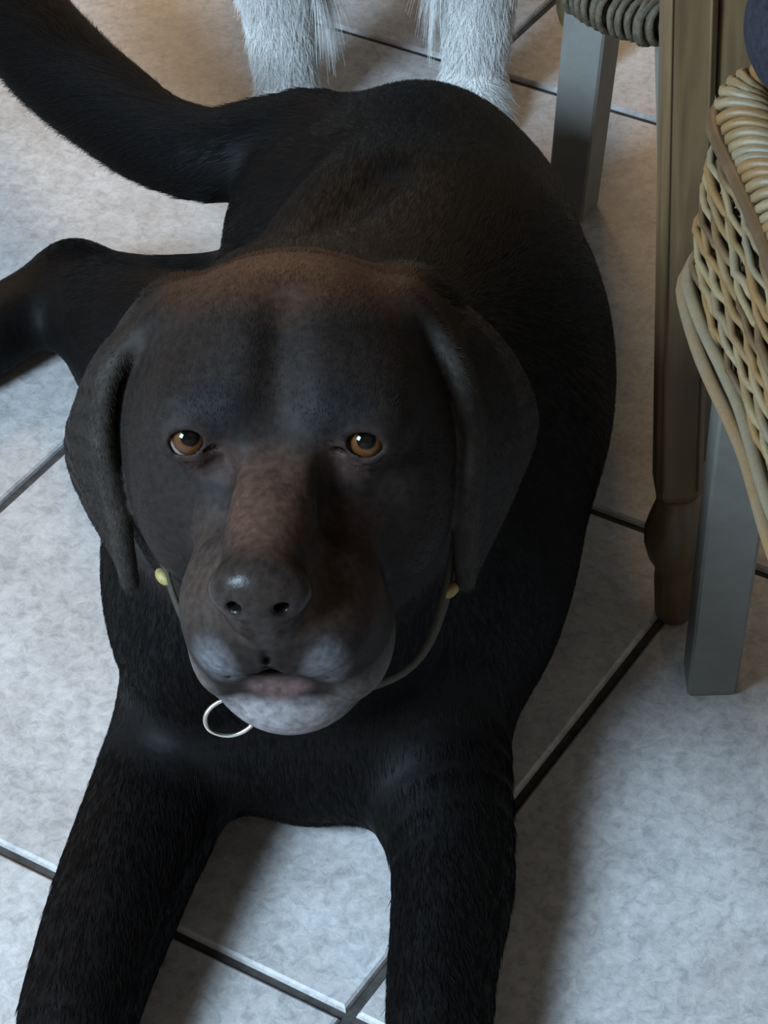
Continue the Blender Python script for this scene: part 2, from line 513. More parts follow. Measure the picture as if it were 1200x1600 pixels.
# rest on the floor
gz = sd.ax[2][None, None, :]
sd.g = np.maximum(sd.g, -gz + 0.0004)
bV, bQ = sd.surface()
bV = sd.smooth(bV, bQ, 3)
bV[:, 2] = np.maximum(bV[:, 2], 0.0004)


def to_head(P):
    d = (P - H0) * 100
    return d @ HX, d @ HF, d @ HU


def sstep(a, b, x):
    t = np.clip((x - a) / (b - a), 0, 1); return t * t * (3 - 2 * t)


def blob(P, c, r):
    """soft 0..1 patch of coat colour round head point c"""
    x, f, u = to_head(P)
    q = ((x - c[0]) / r[0]) ** 2 + ((f - c[1]) / r[1]) ** 2 + ((u - c[2]) / r[2]) ** 2
    return np.clip(1.3 - q, 0, 1)


def coat(P):
    x, f, u = to_head(P)
    n = len(P)
    base = np.array([0.0036, 0.0027, 0.0026])
    c = np.tile(base, (n, 1))

    def mix(w, col, c):
        w = w[:, None]; return c * (1 - w) + np.array(col) * w
    hd = sstep(6, 3, np.abs(x)) * 0 + ((f > -12) & (u > -14)).astype(float)
    c = mix(hd * sstep(-12, -4, f) * 0.75, (0.018, 0.0125, 0.0105), c)
    c = mix(blob(P, (0, -8.5, 3.6), (6.5, 5.0, 3.0)) * 0.85, (0.060, 0.026, 0.015), c)
    c = mix(blob(P, (-0.1, 4.2, 0.2), (2.4, 3.4, 1.8)) * 0.85, (0.070, 0.036, 0.025), c)
    c = mix(blob(P, (0, 6.2, -3.0), (3.3, 2.4, 2.2)) * 0.7, (0.060, 0.035, 0.026), c)
    for s in (-1, 1):
        c = mix(blob(P, (s * 3.0, 1.2, -0.1), (1.5, 1.6, 1.2)) * 0.5, (0.065, 0.038, 0.032), c)
        c = mix(blob(P, (s * 2.6, 0.6, 2.3), (1.7, 1.8, 1.2)) * 0.7, (0.006, 0.005, 0.006), c)
        c = mix(blob(P, (s * 2.2, 6.6, -5.6), (1.3, 2.2, 1.8)) * 0.55, (0.23, 0.23, 0.25), c)
        c = mix(blob(P, (s * 3.6, 4.6, -8.3), (1.7, 3.0, 1.7)) * 0.75, (0.13, 0.11, 0.10), c)
    c = mix(blob(P, (0, 6.2, -10.0), (3.2, 3.0, 1.8)) * 0.8, (0.24, 0.215, 0.22), c)
    c = mix(blob(P, (0.1, 7.3, -7.8), (1.5, 1.6, 0.70)), (0.080, 0.048, 0.046), c)
    c = mix(blob(P, (3.6, 4.6, -9.3), (1.2, 1.9, 0.5)) * 0.8, (0.13, 0.05, 0.04), c)
    c = mix(blob(P, (3.2, 4.0, -3.6), (2.0, 3.6, 2.6)) * 0.7, (0.042, 0.021, 0.015), c)
    c = mix(blob(P, (-3.2, 4.4, -3.4), (1.6, 3.6, 2.4)) * 0.6, (0.050, 0.033, 0.026), c)
    ear = ((np.abs(x) > 7.2) | ((np.abs(x) > 6.3) & (f < -5))) & (u < 1.2) & (u > -13) & (f > -10.5) & (np.abs(x) < 13)
    c = mix(ear * 0.9, (0.0150, 0.0115, 0.0098), c)
    for E_ in (EAR_FRONT, EARR_FRONT):
        for i in range(1, 5):
            A_, B_ = np.array(E_[i]), np.array(E_[i + 1]); q = np.stack([x, f, u], 1) - A_; ba = B_ - A_
            h = np.clip((q @ ba) / (ba @ ba), 0, 1)[:, None]; dd = np.linalg.norm(q - h * ba, axis=1)
            c = mix(sstep(1.1, 0.5, dd) * 0.6, (0.030, 0.024, 0.020), c)
    # nose leather
    ns = blob(P, (-0.2, 8.5, -1.6), (2.45, 1.5, 1.9)) + blob(P, (-0.2, 8.4, -3.4), (1.3, 1.1, 0.9))
    ns = np.clip(ns * 2.5, 0, 1)
    c = mix(ns, (0.024, 0.017, 0.0145), c)
    for s in (-1, 1):
        c = mix(blob(P, (s * 1.0 - 0.2, 9.0, -1.6), (0.46, 1.2, 0.42)), (0.002, 0.0015, 0.0015), c)
        e = EYE[s]
        c = mix(np.clip(blob(P, (e[0], e[1] + 0.8, e[2] + 0.4), (1.25, 1.0, 0.95)), 0, 1), (0.022, 0.014, 0.012), c)
    mth = blob(P, (0, 6.9, -6.45), (1.5, 1.6, 0.66))
    c = mix(mth, (0.006, 0.003, 0.003), c)
    wet = np.clip(ns + blob(P, (0.1, 7.3, -7.7), (1.75, 1.6, 0.80)), 0, 1)
    return c, wet


def coat_material():
    m, nt, b = new_mat('chocolate_coat')
    at = N(nt, 'ShaderNodeAttribute', attribute_name='coat'); wt = N(nt, 'ShaderNodeAttribute', attribute_name='wet')
    tc = N(nt, 'ShaderNodeTexCoord'); n = N(nt, 'ShaderNodeTexNoise', i_Scale=260.0, i_Detail=4.0)
    nt.links.new(tc.outputs['Object'], n.inputs['Vector'])
    r = ramp(nt, [(0.3, (0.55, 0.55, 0.55)), (0.7, (1.45, 1.45, 1.45))]); nt.links.new(n.outputs['Fac'], r.inputs[0])
    mu = N(nt, 'ShaderNodeMixRGB', blend_type='MULTIPLY', i_Fac=0.8)
    nt.links.new(at.outputs['Color'], mu.inputs[1]); nt.links.new(r.outputs[0], mu.inputs[2])
    nt.links.new(mu.outputs[0], b.inputs['Base Color'])
    mr = N(nt, 'ShaderNodeMapRange'); mr.inputs[3].default_value = 0.62; mr.inputs[4].default_value = 0.26
    nt.links.new(wt.outputs['Fac'], mr.inputs[0]); nt.links.new(mr.outputs[0], b.inputs['Roughness'])
    b.inputs['Specular IOR Level'].default_value = 0.12
    bu = N(nt, 'ShaderNodeBump', i_Strength=0.25, i_Distance=0.0012)
    nt.links.new(n.outputs['Fac'], bu.inputs['Height']); nt.links.new(bu.outputs[0], b.inputs['Normal'])
    return m


dog = empty('labrador', (0, 0.2, 0))
tag(dog, 'big chocolate brown labrador with greying muzzle lying on the tiles, looking up', 'dog')
body = mesh_obj('body', bV - np.array([0, 0.2, 0]), bQ, coat_material(), dog)
cc, wet = coat(bV)
a = body.data.color_attributes.new('coat', 'FLOAT_COLOR', 'POINT')
a.data.foreach_set('color', np.concatenate([cc, np.ones((len(cc), 1))], 1).astype(np.float32).ravel())
a = body.data.attributes.new('wet', 'FLOAT', 'POINT'); a.data.foreach_set('value', wet.astype(np.float32))

# ------------------------------------------------------------------ hair
def grow(name, V, Q, count, mat, parent, flow, length, radius, color, weight=None, lift=0.25, seed=1, off=(0, 0, 0), npt=4, jitter=0.25, droop=0.0):
    """short hairs rooted on the quads of a surface and combed along flow"""
    rg = np.random.default_rng(seed)
    A = V[Q[:, 0]]; B = V[Q[:, 1]]; C = V[Q[:, 2]]; Dq = V[Q[:, 3]]
    nn = np.cross(C - A, Dq - B); ar = np.linalg.norm(nn, axis=1) * 0.5
    ce = (A + B + C + Dq) / 4
    w = ar.copy()
    if weight is not None: w = w * weight(ce)
    cs = np.cumsum(w); pick = np.searchsorted(cs, rg.random(count) * cs[-1])
    pick = np.clip(pick, 0, len(Q) - 1)
    u = rg.random((count, 1)); v = rg.random((count, 1))
    P = (A[pick] * (1 - u) + B[pick] * u) * (1 - v) + (Dq[pick] * (1 - u) + C[pick] * u) * v
    nm = nrm(nn[pick])
    fl = nrm(flow(P)); fl = fl + rg.normal(0, jitter, fl.shape)
    tg = fl - (fl * nm).sum(1, keepdims=True) * nm; tg = nrm(tg)
    L = length(P) * rg.uniform(0.7, 1.2, count)
    pts = np.zeros((count, npt, 3), np.float32)
    for i in range(npt):
        t = i / (npt - 1)
        h = lift * (t - 0.35 * t * t)
        pts[:, i] = P + tg * (L * t)[:, None] + nm * (L * h)[:, None] - nm * 0.0004
        pts[:, i, 2] -= droop * L * t * t
    pts[:, :, 2] = np.maximum(pts[:, :, 2], 0.0006)
    hc_ = D.hair_curves.new(name)
    hc_.add_curves([npt] * count)
    hc_.points.foreach_set('position', (pts - np.asarray(off, np.float32)).ravel().astype(np.float32))
    rad = np.tile(np.linspace(1, 0.25, npt), count) * radius
    hc_.points.foreach_set('radius', rad.astype(np.float32))
    a = hc_.attributes.new('coat', 'FLOAT_COLOR', 'CURVE')
    c = color(P)
    c = c * rg.uniform(0.75, 1.3, (count, 1))
    a.data.foreach_set('color', np.concatenate([c, np.ones((count, 1))], 1).astype(np.float32).ravel())
    hc_.materials.append(mat)
    o = D.objects.new(name, hc_); link(o, parent)
    o['kind'] = 'stuff'
    return o


def hair_material(name, rough, spec):
    m, nt, b = new_mat(name)
    at = N(nt, 'ShaderNodeAttribute', attribute_name='coat')
    nt.links.new(at.outputs['Color'], b.inputs['Base Color'])
    b.inputs['Roughness'].default_value = rough
    b.inputs['Specular IOR Level'].default_value = spec
    return m


ANCH = [((0.0, -0.16, 0.31), (0, 0.6, 0.8)), ((0.0, -0.10, 0.34), (0, 0.9, 0.4)), ((0.0, 0.0, 0.37), (0, 1, -0.2)),
        ((-0.06, -0.05, 0.29), (-0.4, 0.9, -0.5)), ((0.06, -0.05, 0.29), (0.4, 0.9, -0.5)),
        ((-0.09, -0.03, 0.30), (-0.1, 0.2, -1)), ((0.09, -0.03, 0.30), (0.1, 0.2, -1)),
        ((-0.09, -0.03, 0.24), (-0.1, 0.1, -1)), ((0.09, -0.03, 0.24), (0.1, 0.1, -1)),
        ((-0.115, 0.0, 0.25), (-0.1, 0.2, -1)), ((0.11, 0.0, 0.25), (0.1, 0.2, -1)), ((-0.10, 0.44, 0.05), (-0.9, 0.3, -0.3)), ((-0.15, 0.50, 0.03), (-0.6, -0.8, -0.6)),
        ((0.0, 0.1, 0.3), (0, 1, -0.3)), ((0.05, 0.3, 0.24), (0.1, 1, -0.2)), ((0.07, 0.45, 0.18), (0, 1, -0.4)),
        ((0.0, -0.02, 0.10), (0, -0.3, -1)), ((-0.09, 0.06, 0.12), (-0.1, 0.2, -1)), ((0.12, 0.08, 0.12), (0.1, 0.3, -1)),
        ((0.18, 0.28, 0.10), (0.1, 0.8, -0.8)), ((-0.10, -0.06, 0.05), (-0.1, -1, -0.2)), ((0.065, -0.06, 0.05), (0, -1, -0.2)),
        ((-0.12, -0.16, 0.04), (-0.1, -1, -0.2)), ((0.055, -0.16, 0.04), (0, -1, -0.2)),
        ((0.0, 0.36, 0.14), (-0.7, 0.5, -0.6)), ((-0.08, 0.37, 0.08), (-0.8, 0.5, -0.3)), ((-0.15, 0.46, 0.04), (-0.8, -0.3, -0.1)),
        ((-0.22, 0.41, 0.04), (-0.7, -0.7, 0)), ((-0.02, 0.48, 0.12), (-0.9, 0.3, -0.5)), ((-0.10, 0.52, 0.11), (-0.7, 0.5, -0.5)),
        ((-0.16, 0.62, 0.11), (-0.5, 0.8, -0.5)), ((-0.20, 0.75, 0.13), (-0.3, 0.9, -0.3))]
AP = np.array([a[0] for a in ANCH]); AF = nrm(np.array([a[1] for a in ANCH]))


def dog_flow(P):
    out = np.zeros_like(P)
    for i in range(0, len(P), 40000):
        d = ((P[i:i + 40000, None, :] - AP[None]) ** 2).sum(2) + 1e-5
        w = d ** -2.5
        out[i:i + 40000] = (w[:, :, None] * AF[None]).sum(1) / w.sum(1)[:, None]
    return out


def tail_w(P):
    return sstep(0.02, -0.06, P[:, 0]) * sstep(0.44, 0.49, P[:, 1]) * sstep(0.05, 0.07, P[:, 2])


def dog_len(P):
    x, f, u = to_head(P)
    hd = (f > -8) & (u > -13) & (np.abs(x) < 9)
    L = np.where(hd, 0.0042 - 0.0020 * sstep(-2, 6, f), 0.0100)
    hock = (P[:, 0] < -0.09) & (P[:, 1] > 0.30) & (P[:, 2] < 0.065)
    L = np.where(hock, 0.004, L)
    L = np.where((np.abs(x) > 7.2) & (u < 2) & (u > -13) & (f > -11) & (np.abs(x) < 13), 0.0045, L)
    return L + tail_w(P) * 0.012


def no_nose(P):
    x, f, u = to_head(P)
    w = np.ones(len(P))
    hd = (f > -11) & (u > -13) & (np.abs(x) < 12)
    w = np.where(hd, 3.0, w)
    w = np.where(P[:, 2] < 0.003, 0.02, w)
    bare = blob(P, (-0.2, 8.5, -2.2), (2.6, 1.7, 2.1)) + blob(P, (0.1, 7.6, -7.3), (1.9, 2.0, 1.2)) + blob(P, (0, 6.2, -6.8), (1.7, 2.2, 0.8))
    for s in (-1, 1):
        e = EYE[s]
        bare = bare + blob(P, (e[0], e[1] + 0.6, e[2] + 0.35), (1.15, 1.3, 1.0))
        bare = bare + blob(P, (s * 2.9, 6.2, -7.6), (1.4, 1.5, 0.6)) * 0.8
    w = w * (bare < 0.3)
    return w * (1 + tail_w(P) * 1.5)


def hair_color(P):
    c, _ = coat(P); return c * 1.25


hair_m = hair_material('labrador_hair', 0.55, 0.12)
bV64 = bV.astype(np.float64)
grow('fur', bV64, bQ, 360000, hair_m, dog, dog_flow, dog_len, 0.00016, hair_color, weight=no_nose, lift=0.16, jitter=0.16, seed=3, off=(0, 0.2, 0))


# ------------------------------------------------------------------ eyes
def eye_material():
    m, nt, b = new_mat('amber_eye')
    tc = N(nt, 'ShaderNodeTexCoord'); sp = N(nt, 'ShaderNodeSeparateXYZ')
    nt.links.new(tc.outputs['Object'], sp.inputs[0])
    nz = N(nt, 'ShaderNodeTexNoise', i_Scale=900.0); nt.links.new(tc.outputs['Object'], nz.inputs['Vector'])
    dv = N(nt, 'ShaderNodeMath', operation='DIVIDE'); dv.inputs[1].default_value = 0.0104
    nt.links.new(sp.outputs['Z'], dv.inputs[0])
    r = ramp(nt, [(0.0, (0.20, 0.15, 0.13)), (0.61, (0.24, 0.18, 0.16)), (0.64, (0.030, 0.013, 0.007)), (0.74, (0.065, 0.026, 0.009)),
                  (0.90, (0.105, 0.041, 0.013)), (0.945, (0.05, 0.02, 0.008)), (0.957, (0.003, 0.002, 0.002)), (1.0, (0.003, 0.002, 0.002))])
    nt.links.new(dv.outputs[0], r.inputs[0])
    mu = N(nt, 'ShaderNodeMixRGB', blend_type='MULTIPLY', i_Fac=0.35)
    nt.links.new(r.outputs[0], mu.inputs[1]); nt.links.new(nz.outputs['Fac'], mu.inputs[2])
    nt.links.new(mu.outputs[0], b.inputs['Base Color'])
    b.inputs['Roughness'].default_value = 0.7
    b.inputs['Coat Weight'].default_value = 1.0
    b.inputs['Coat IOR'].default_value = 1.33
    b.inputs['Specular IOR Level'].default_value = 0.0
    b.inputs['Coat Roughness'].default_value = 0.02
    return m


def sphere_mesh(nu, nv, r, zbulge=None):
    V = [(0, 0, r)]; F = []
    for i in range(1, nv):
        th = math.pi * i / nv
        rr = r * (1 + (zbulge or 0) * max(0, math.cos(th) - 0.75) * 4)
        for j in range(nu):
            a = 2 * math.pi * j / nu
            V.append((rr * math.sin(th) * math.cos(a), rr * math.sin(th) * math.sin(a), rr * math.cos(th)))
    V.append((0, 0, -r))
    for j in range(nu):
        F.append((0, 1 + j, 1 + (j + 1) % nu))
    for i in range(nv - 2):
        for j in range(nu):
            a = 1 + i * nu + j; b = 1 + i * nu + (j + 1) % nu
            F.append((a, a + nu, b + nu, b))
    l = len(V) - 1; base = 1 + (nv - 2) * nu
    for j in range(nu): F.append((base + j, l, base + (j + 1) % nu))
    return V, F


em = eye_material()
for s, gz_ in ((-1, (0.12, -0.80, 0.66)), (1, (0.00, -0.80, 0.62))):
    V, F = sphere_mesh(40, 32, 0.0104, 0.05)
    o = mesh_obj('eye', V, F, em, dog)
    p = hl(*EYE[s])
    o.location = Vector(p) - Vector((0, 0.2, 0))
    o.rotation_euler = Vector(gz_).to_track_quat('Z', 'Y').to_euler()
    o['label'] = 'amber brown eye'


# ------------------------------------------------------------------ swept strips and tubes
def catmull(pts, n, closed=False):
    P = np.asarray(pts, float)
    if closed: Q = np.concatenate([P[-1:], P, P[:2]])
    else: Q = np.concatenate([[2 * P[0] - P[1]], P, [2 * P[-1] - P[-2]]])
    O = []
    m = len(P) if closed else len(P) - 1
    for i in range(m):
        p0, p1, p2, p3 = Q[i:i + 4]
        for j in range(n):
            t = j / n
            O.append(0.5 * (2 * p1 + (p2 - p0) * t + (2 * p0 - 5 * p1 + 4 * p2 - p3) * t * t + (3 * p1 - p0 - 3 * p2 + p3) * t ** 3))
    if not closed: O.append(P[-1])
    return np.array(O)


def tube(pts, rad, sides=6, closed=False, up=(0, 0, 1), sect=None):
    """tube through pts; sect = list of (side, up) multipliers for a non-round section"""
    P = np.asarray(pts, float); n = len(P)
    rad = np.full(n, rad) if np.isscalar(rad) else np.asarray(rad)
    T = np.roll(P, -1, 0) - np.roll(P, 1, 0)
    if not closed: T[0] = P[1] - P[0]; T[-1] = P[-1] - P[-2]
    T = nrm(T); up = np.asarray(up, float)
    if up.ndim == 1: up = np.tile(up, (n, 1))
    S = nrm(np.cross(T, up)); U = np.cross(S, T)
    if sect is None:
        sect = [(math.cos(2 * math.pi * k / sides), math.sin(2 * math.pi * k / sides)) for k in range(sides)]
    k = len(sect)
    V = np.concatenate([(P + S * (a * rad)[:, None] + U * (b * rad)[:, None])[:, None] for a, b in sect], 1).reshape(-1, 3)
    F = []
    for i in range(n if closed else n - 1):
        j = (i + 1) % n
        for a in range(k):
            b = (a + 1) % k
            F.append((i * k + a, i * k + b, j * k + b, j * k + a))
    if not closed:
        F.append(tuple(range(k))[::-1]); F.append(tuple((n - 1) * k + a for a in range(k)))
    return V, F


# collar: khaki webbing round the neck with pale yellow knots, and its steel ring
def noise_mat(name, c1, c2, scale, rough, bump=0.3, dist=0.001, metallic=0.0, spec=0.5, stretch=None):
    m, nt, b = new_mat(name)
    tc = N(nt, 'ShaderNodeTexCoord'); mp = N(nt, 'ShaderNodeMapping'); n = N(nt, 'ShaderNodeTexNoise', i_Scale=scale, i_Detail=5.0, i_Roughness=0.65)
    if stretch: mp.inputs['Scale'].default_value = stretch
    nt.links.new(tc.outputs['Object'], mp.inputs[0]); nt.links.new(mp.outputs[0], n.inputs['Vector'])
    r = ramp(nt, [(0.3, c1), (0.7, c2)]); nt.links.new(n.outputs['Fac'], r.inputs[0]); nt.links.new(r.outputs[0], b.inputs['Base Color'])
    b.inputs['Roughness'].default_value = rough; b.inputs['Metallic'].default_value = metallic
    b.inputs['Specular IOR Level'].default_value = spec
    if bump:
        bu = N(nt, 'ShaderNodeBump', i_Strength=bump, i_Distance=dist)
        nt.links.new(n.outputs['Fac'], bu.inputs['Height']); nt.links.new(bu.outputs[0], b.inputs['Normal'])
    return m


OFF = np.array([0, 0.2, 0])
COLLAR = [(-0.064, -0.018, 0.262), (-0.0625, -0.034, 0.234), (-0.054, -0.056, 0.210), (-0.040, -0.076, 0.194), (-0.015, -0.086, 0.186), (0.025, -0.086, 0.186),
          (0.058, -0.074, 0.196), (0.076, -0.040, 0.232), (0.080, 0.005, 0.275), (0.060, 0.050, 0.315), (0.010, 0.066, 0.328), (-0.045, 0.050, 0.315), (-0.066, 0.010, 0.285)]
cp = catmull(COLLAR, 6, True)
axc = np.array([0.006, 0.0, 0.252])
outw = nrm(cp - axc)
strip = [(-1, -0.11), (1, -0.11), (1.02, 0.0), (1, 0.11), (-1, 0.11), (-1.02, 0.0)]
V, F = tube(cp, 0.0085, closed=True, up=outw, sect=strip)
collar = mesh_obj('collar', V - OFF, F, noise_mat('khaki_webbing', (0.016, 0.012, 0.006), (0.040, 0.031, 0.014), 300, 0.8), dog)
collar['label'] = 'khaki collar mostly hidden behind the jaw'
ky = noise_mat('yellow_leather', (0.16, 0.115, 0.035), (0.36, 0.27, 0.10), 250, 0.55)
for i in (8, 20, 40):
    p = cp[i % len(cp)] + outw[i % len(cp)] * 0.002
    V, F = sphere_mesh(10, 8, 1.0)
    V = np.array(V) * (0.0058, 0.0036, 0.0032)
    o = mesh_obj('knot', V, F, ky, collar)
    o.location = Vector(p - OFF); o.rotation_euler = Vector(outw[i % len(cp)]).to_track_quat('Z', 'Y').to_euler()
a = np.linspace(0, 2 * math.pi, 40, endpoint=False)
cen = np.array([-0.0330, -0.094, 0.1815]); e1 = np.array([0.97, 0.05, 0.24]); e2 = nrm(np.array([-0.2, 0.5, 0.85]))
V, F = tube(cen + np.outer(np.cos(a), e1) * 0.0125 + np.outer(np.sin(a), e2) * 0.0088, 0.0011, 8, True, up=np.cross(e1, e2))
ring = mesh_obj('ring', V - OFF, F, noise_mat('polished_steel', (0.62, 0.60, 0.56), (0.75, 0.73, 0.70), 60, 0.18, bump=0, metallic=1.0), collar)
ring['label'] = 'steel ring hanging below the chin'

# teeth just showing behind the lower lip
tm = noise_mat('ivory', (0.50, 0.44, 0.36), (0.62, 0.56, 0.48), 200, 0.3, bump=0.1)
tv = []; tf = []
for k in range(6):
    V, F = sphere_mesh(8, 6, 1.0)
    x = (k - 2.5) * 0.40 + 0.5
    V = np.array(V) * (0.0020, 0.0014, 0.0011) + hl(x, 7.15 - 0.12 * abs(k - 2.5), -7.08) - OFF
    tf += [tuple(i + len(tv) for i in f) for f in F]; tv += list(map(tuple, V))
mesh_obj('teeth', tv, tf, tm, dog)

# ------------------------------------------------------------------ the white dog standing behind
wd = SDF(np.arange(-0.08, 0.21, 0.005), np.arange(0.50, 1.22, 0.005), np.arange(-0.015, 0.47, 0.005))
for x, dx in ((-0.014, 0.004), (0.136, -0.010)):
    wd.chain([(x - dx * 0.2, 0.735, 0.215), (x, 0.718, 0.150), (x + dx * 0.4, 0.712, 0.085), (x + dx, 0.706, 0.022)], [0.036, 0.029, 0.0225, 0.0195], k=0.02)
    wd.ell((x + dx, 0.694, 0.018), (0.021, 0.030, 0.018), k=0.012)
    for t in (-1.5, -0.5, 0.5, 1.5):
        wd.ell((x + dx + t * 0.0095, 0.668 + abs(t) * 0.004, 0.012), (0.0065, 0.012, 0.011), k=0.004)
    wd.chain([(x, 1.060, 0.220), (x, 1.030, 0.150), (x, 1.085, 0.085), (x, 1.060, 0.022)], [0.050, 0.034, 0.019, 0.017], k=0.02)
    wd.ell((x, 1.045, 0.016), (0.020, 0.028, 0.016), k=0.012)
wd.ell((0.060, 0.780, 0.245), (0.078, 0.130, 0.088), k=0.04)
wd.ell((0.060, 0.930, 0.255), (0.074, 0.150, 0.076), k=0.05)
wd.ell((0.060, 1.050, 0.255), (0.072, 0.090, 0.080), k=0.05)
wd.cone((0.060, 0.720, 0.280), (0.060, 0.655, 0.360), 0.058, 0.045, k=0.04)
wd.ell((0.060, 0.625, 0.385), (0.048, 0.054, 0.044), k=0.02)
wd.cone((0.060, 0.595, 0.375), (0.060, 0.548, 0.362), 0.026, 0.018, k=0.015)
wd.ell((0.060, 0.530, 0.366), (0.009, 0.007, 0.007), k=0.003)
for s in (-1, 1):
    wd.tri((0.060 + s * 0.040, 0.640, 0.410), (0.060 + s * 0.052, 0.610, 0.405), (0.060 + s * 0.066, 0.615, 0.345), 0.006, 0.01)
wd.chain([(0.060, 1.120, 0.300), (0.065, 1.165, 0.350), (0.070, 1.170, 0.410)], [0.018, 0.013, 0.008], k=0.015)
wd.g = np.maximum(wd.g, -wd.ax[2][None, None, :] + 0.0004)
wV, wQ = wd.surface(); wV = wd.smooth(wV, wQ, 3); wV[:, 2] = np.maximum(wV[:, 2], 0.0004)
wdog = empty('white_dog', (0.06, 0.85, 0))
tag(wdog, 'white rough-haired dog standing behind the labrador, only its front legs and chest fringe showing', 'dog')
WO = np.array([0.06, 0.85, 0])
mesh_obj('body', wV - WO, wQ, noise_mat('white_coat', (0.70, 0.68, 0.65), (0.82, 0.80, 0.77), 120, 0.8, bump=0.4, dist=0.003), wdog)
eyem = noise_mat('dark_eye', (0.01, 0.008, 0.006), (0.02, 0.015, 0.01), 50, 0.08, bump=0)
for s in (-1, 1):
    V, F = sphere_mesh(14, 10, 0.0075)
    o = mesh_obj('eye', V, F, eyem, wdog); o.location = Vector((0.060 + s * 0.020, 0.583, 0.394)) - Vector(WO)
V, F = sphere_mesh(14, 10, 1.0)
o = mesh_obj('nose', np.array(V) * (0.011, 0.009, 0.009), F, eyem, wdog); o.location = Vector((0.060, 0.528, 0.367)) - Vector(WO)


def w_flow(P):
    f = np.zeros_like(P); f[:, 2] = -1; f[:, 1] = np.where(P[:, 2] > 0.2, 0.8, 0.1)
    return f


def w_len(P):
    low = (P[:, 2] < 0.24) & (P[:, 2] > 0.12)
    return np.where(low & (np.abs(P[:, 0] - 0.06) < 0.05), 0.060, np.where(P[:, 2] < 0.12, 0.017, 0.024))


def w_col(P):
    g = np.random.default_rng(5).uniform(0.75, 1.05, (len(P), 1))
    return np.array([[0.84, 0.82, 0.80]]) * g


grow('fur', wV.astype(float), wQ, 60000, hair_material('white_hair', 0.55, 0.4), wdog, w_flow, w_len, 0.00020, w_col,
     weight=lambda P: np.where(P[:, 2] < 0.004, 0.02, np.where((P[:, 1] < 0.80) & (P[:, 2] < 0.26), 6.0, 1.0)), lift=0.42, seed=9, off=WO, npt=5, jitter=0.30, droop=0.25)


# ------------------------------------------------------------------ turned and square-section wood
def loft(rings):
    """rings of equal point count -> closed mesh"""
    k = len(rings[0]); V = [tuple(p) for r in rings for p in r]; F = []
    for i in range(len(rings) - 1):
        for a in range(k):
            b = (a + 1) % k
            F.append((i * k + a, i * k + b, (i + 1) * k + b, (i + 1) * k + a))
    F.append(tuple(range(k))[::-1]); F.append(tuple((len(rings) - 1) * k + a for a in range(k)))
    return V, F


def square_ring(c, hx, hy, ch, rz):
    pts = [(hx - ch, -hy), (hx, -hy + ch), (hx, hy - ch), (hx - ch, hy), (-hx + ch, hy), (-hx, hy - ch), (-hx, -hy + ch), (-hx + ch, -hy)]
    ca, sa = math.cos(rz), math.sin(rz)
    return [(c[0] + x * ca - y * sa, c[1] + x * sa + y * ca, c[2]) for x, y in pts]


def round_ring(c, r, n=8, ph=math.pi / 8, rz=0):
    return [(c[0] + r * math.cos(2 * math.pi * (i - 0.5) / n - math.pi / 4 + ph * 0 + rz), c[1] + r * math.sin(2 * math.pi * (i - 0.5) / n - math.pi / 4 + rz), c[2]) for i in range(n)]


def square_leg(name, foot, top, h0, h1, rz, mat, parent, off, ch=0.0016):
    f = np.asarray(foot, float); t = np.asarray(top, float)
    R_ = [square_ring(f, h0 - ch * .6, h0 - ch * .6, ch, rz), square_ring(f + (t - f) * 0.006, h0, h0, ch, rz)]
    for k in (0.25, 0.5, 0.75, 1.0): R_.append(square_ring(f + (t - f) * k, h0 + (h1 - h0) * k, h0 + (h1 - h0) * k, ch, rz))
    V, F = loft(R_)
    return mesh_obj(name, np.array(V) - np.asarray(off), F, mat, parent, smooth=False)


def board(name, lo, hi, mat, parent, off, ch=0.002, rz=0.0, pivot=None):
    lo = np.asarray(lo, float); hi = np.asarray(hi, float); c = (lo + hi) / 2; h = (hi - lo) / 2
    V, F = loft([square_ring((0, 0, -h[2]), h[0] - ch, h[1] - ch, ch, 0), square_ring((0, 0, -h[2] + ch), h[0], h[1], ch, 0),
                 square_ring((0, 0, h[2] - ch), h[0], h[1], ch, 0), square_ring((0, 0, h[2]), h[0] - ch, h[1] - ch, ch, 0)])
    V = np.array(V); ca, sa = math.cos(rz), math.sin(rz)
    V = np.stack([V[:, 0] * ca - V[:, 1] * sa, V[:, 0] * sa + V[:, 1] * ca, V[:, 2]], 1) + c - np.asarray(off)
    return mesh_obj(name, V, F, mat, parent, smooth=False)


def wood_material(name, c1, c2, c3, axis_scale=(1, 1, 0.08), rough=0.5):
    m, nt, b = new_mat(name)
    tc = N(nt, 'ShaderNodeTexCoord'); mp = N(nt, 'ShaderNodeMapping'); mp.inputs['Scale'].default_value = axis_scale
    nt.links.new(tc.outputs['Object'], mp.inputs[0])
    n = N(nt, 'ShaderNodeTexNoise', i_Scale=110.0, i_Detail=6.0, i_Distortion=0.8); nt.links.new(mp.outputs[0], n.inputs['Vector'])
    r = ramp(nt, [(0.3, c1), (0.5, c2), (0.72, c3)]); nt.links.new(n.outputs['Fac'], r.inputs[0])
    nt.links.new(r.outputs[0], b.inputs['Base Color']); b.inputs['Roughness'].default_value = rough
    bu = N(nt, 'ShaderNodeBump', i_Strength=0.2, i_Distance=0.0006); nt.links.new(n.outputs['Fac'], bu.inputs['Height']); nt.links.new(bu.outputs[0], b.inputs['Normal'])
    return m


pine = wood_material('waxed_pine', (0.070, 0.040, 0.016), (0.105, 0.064, 0.027), (0.145, 0.094, 0.042))
greyp = noise_mat('grey_chair_paint', (0.17, 0.163, 0.145), (0.21, 0.20, 0.18), 60, 0.55, bump=0.15, dist=0.0005)

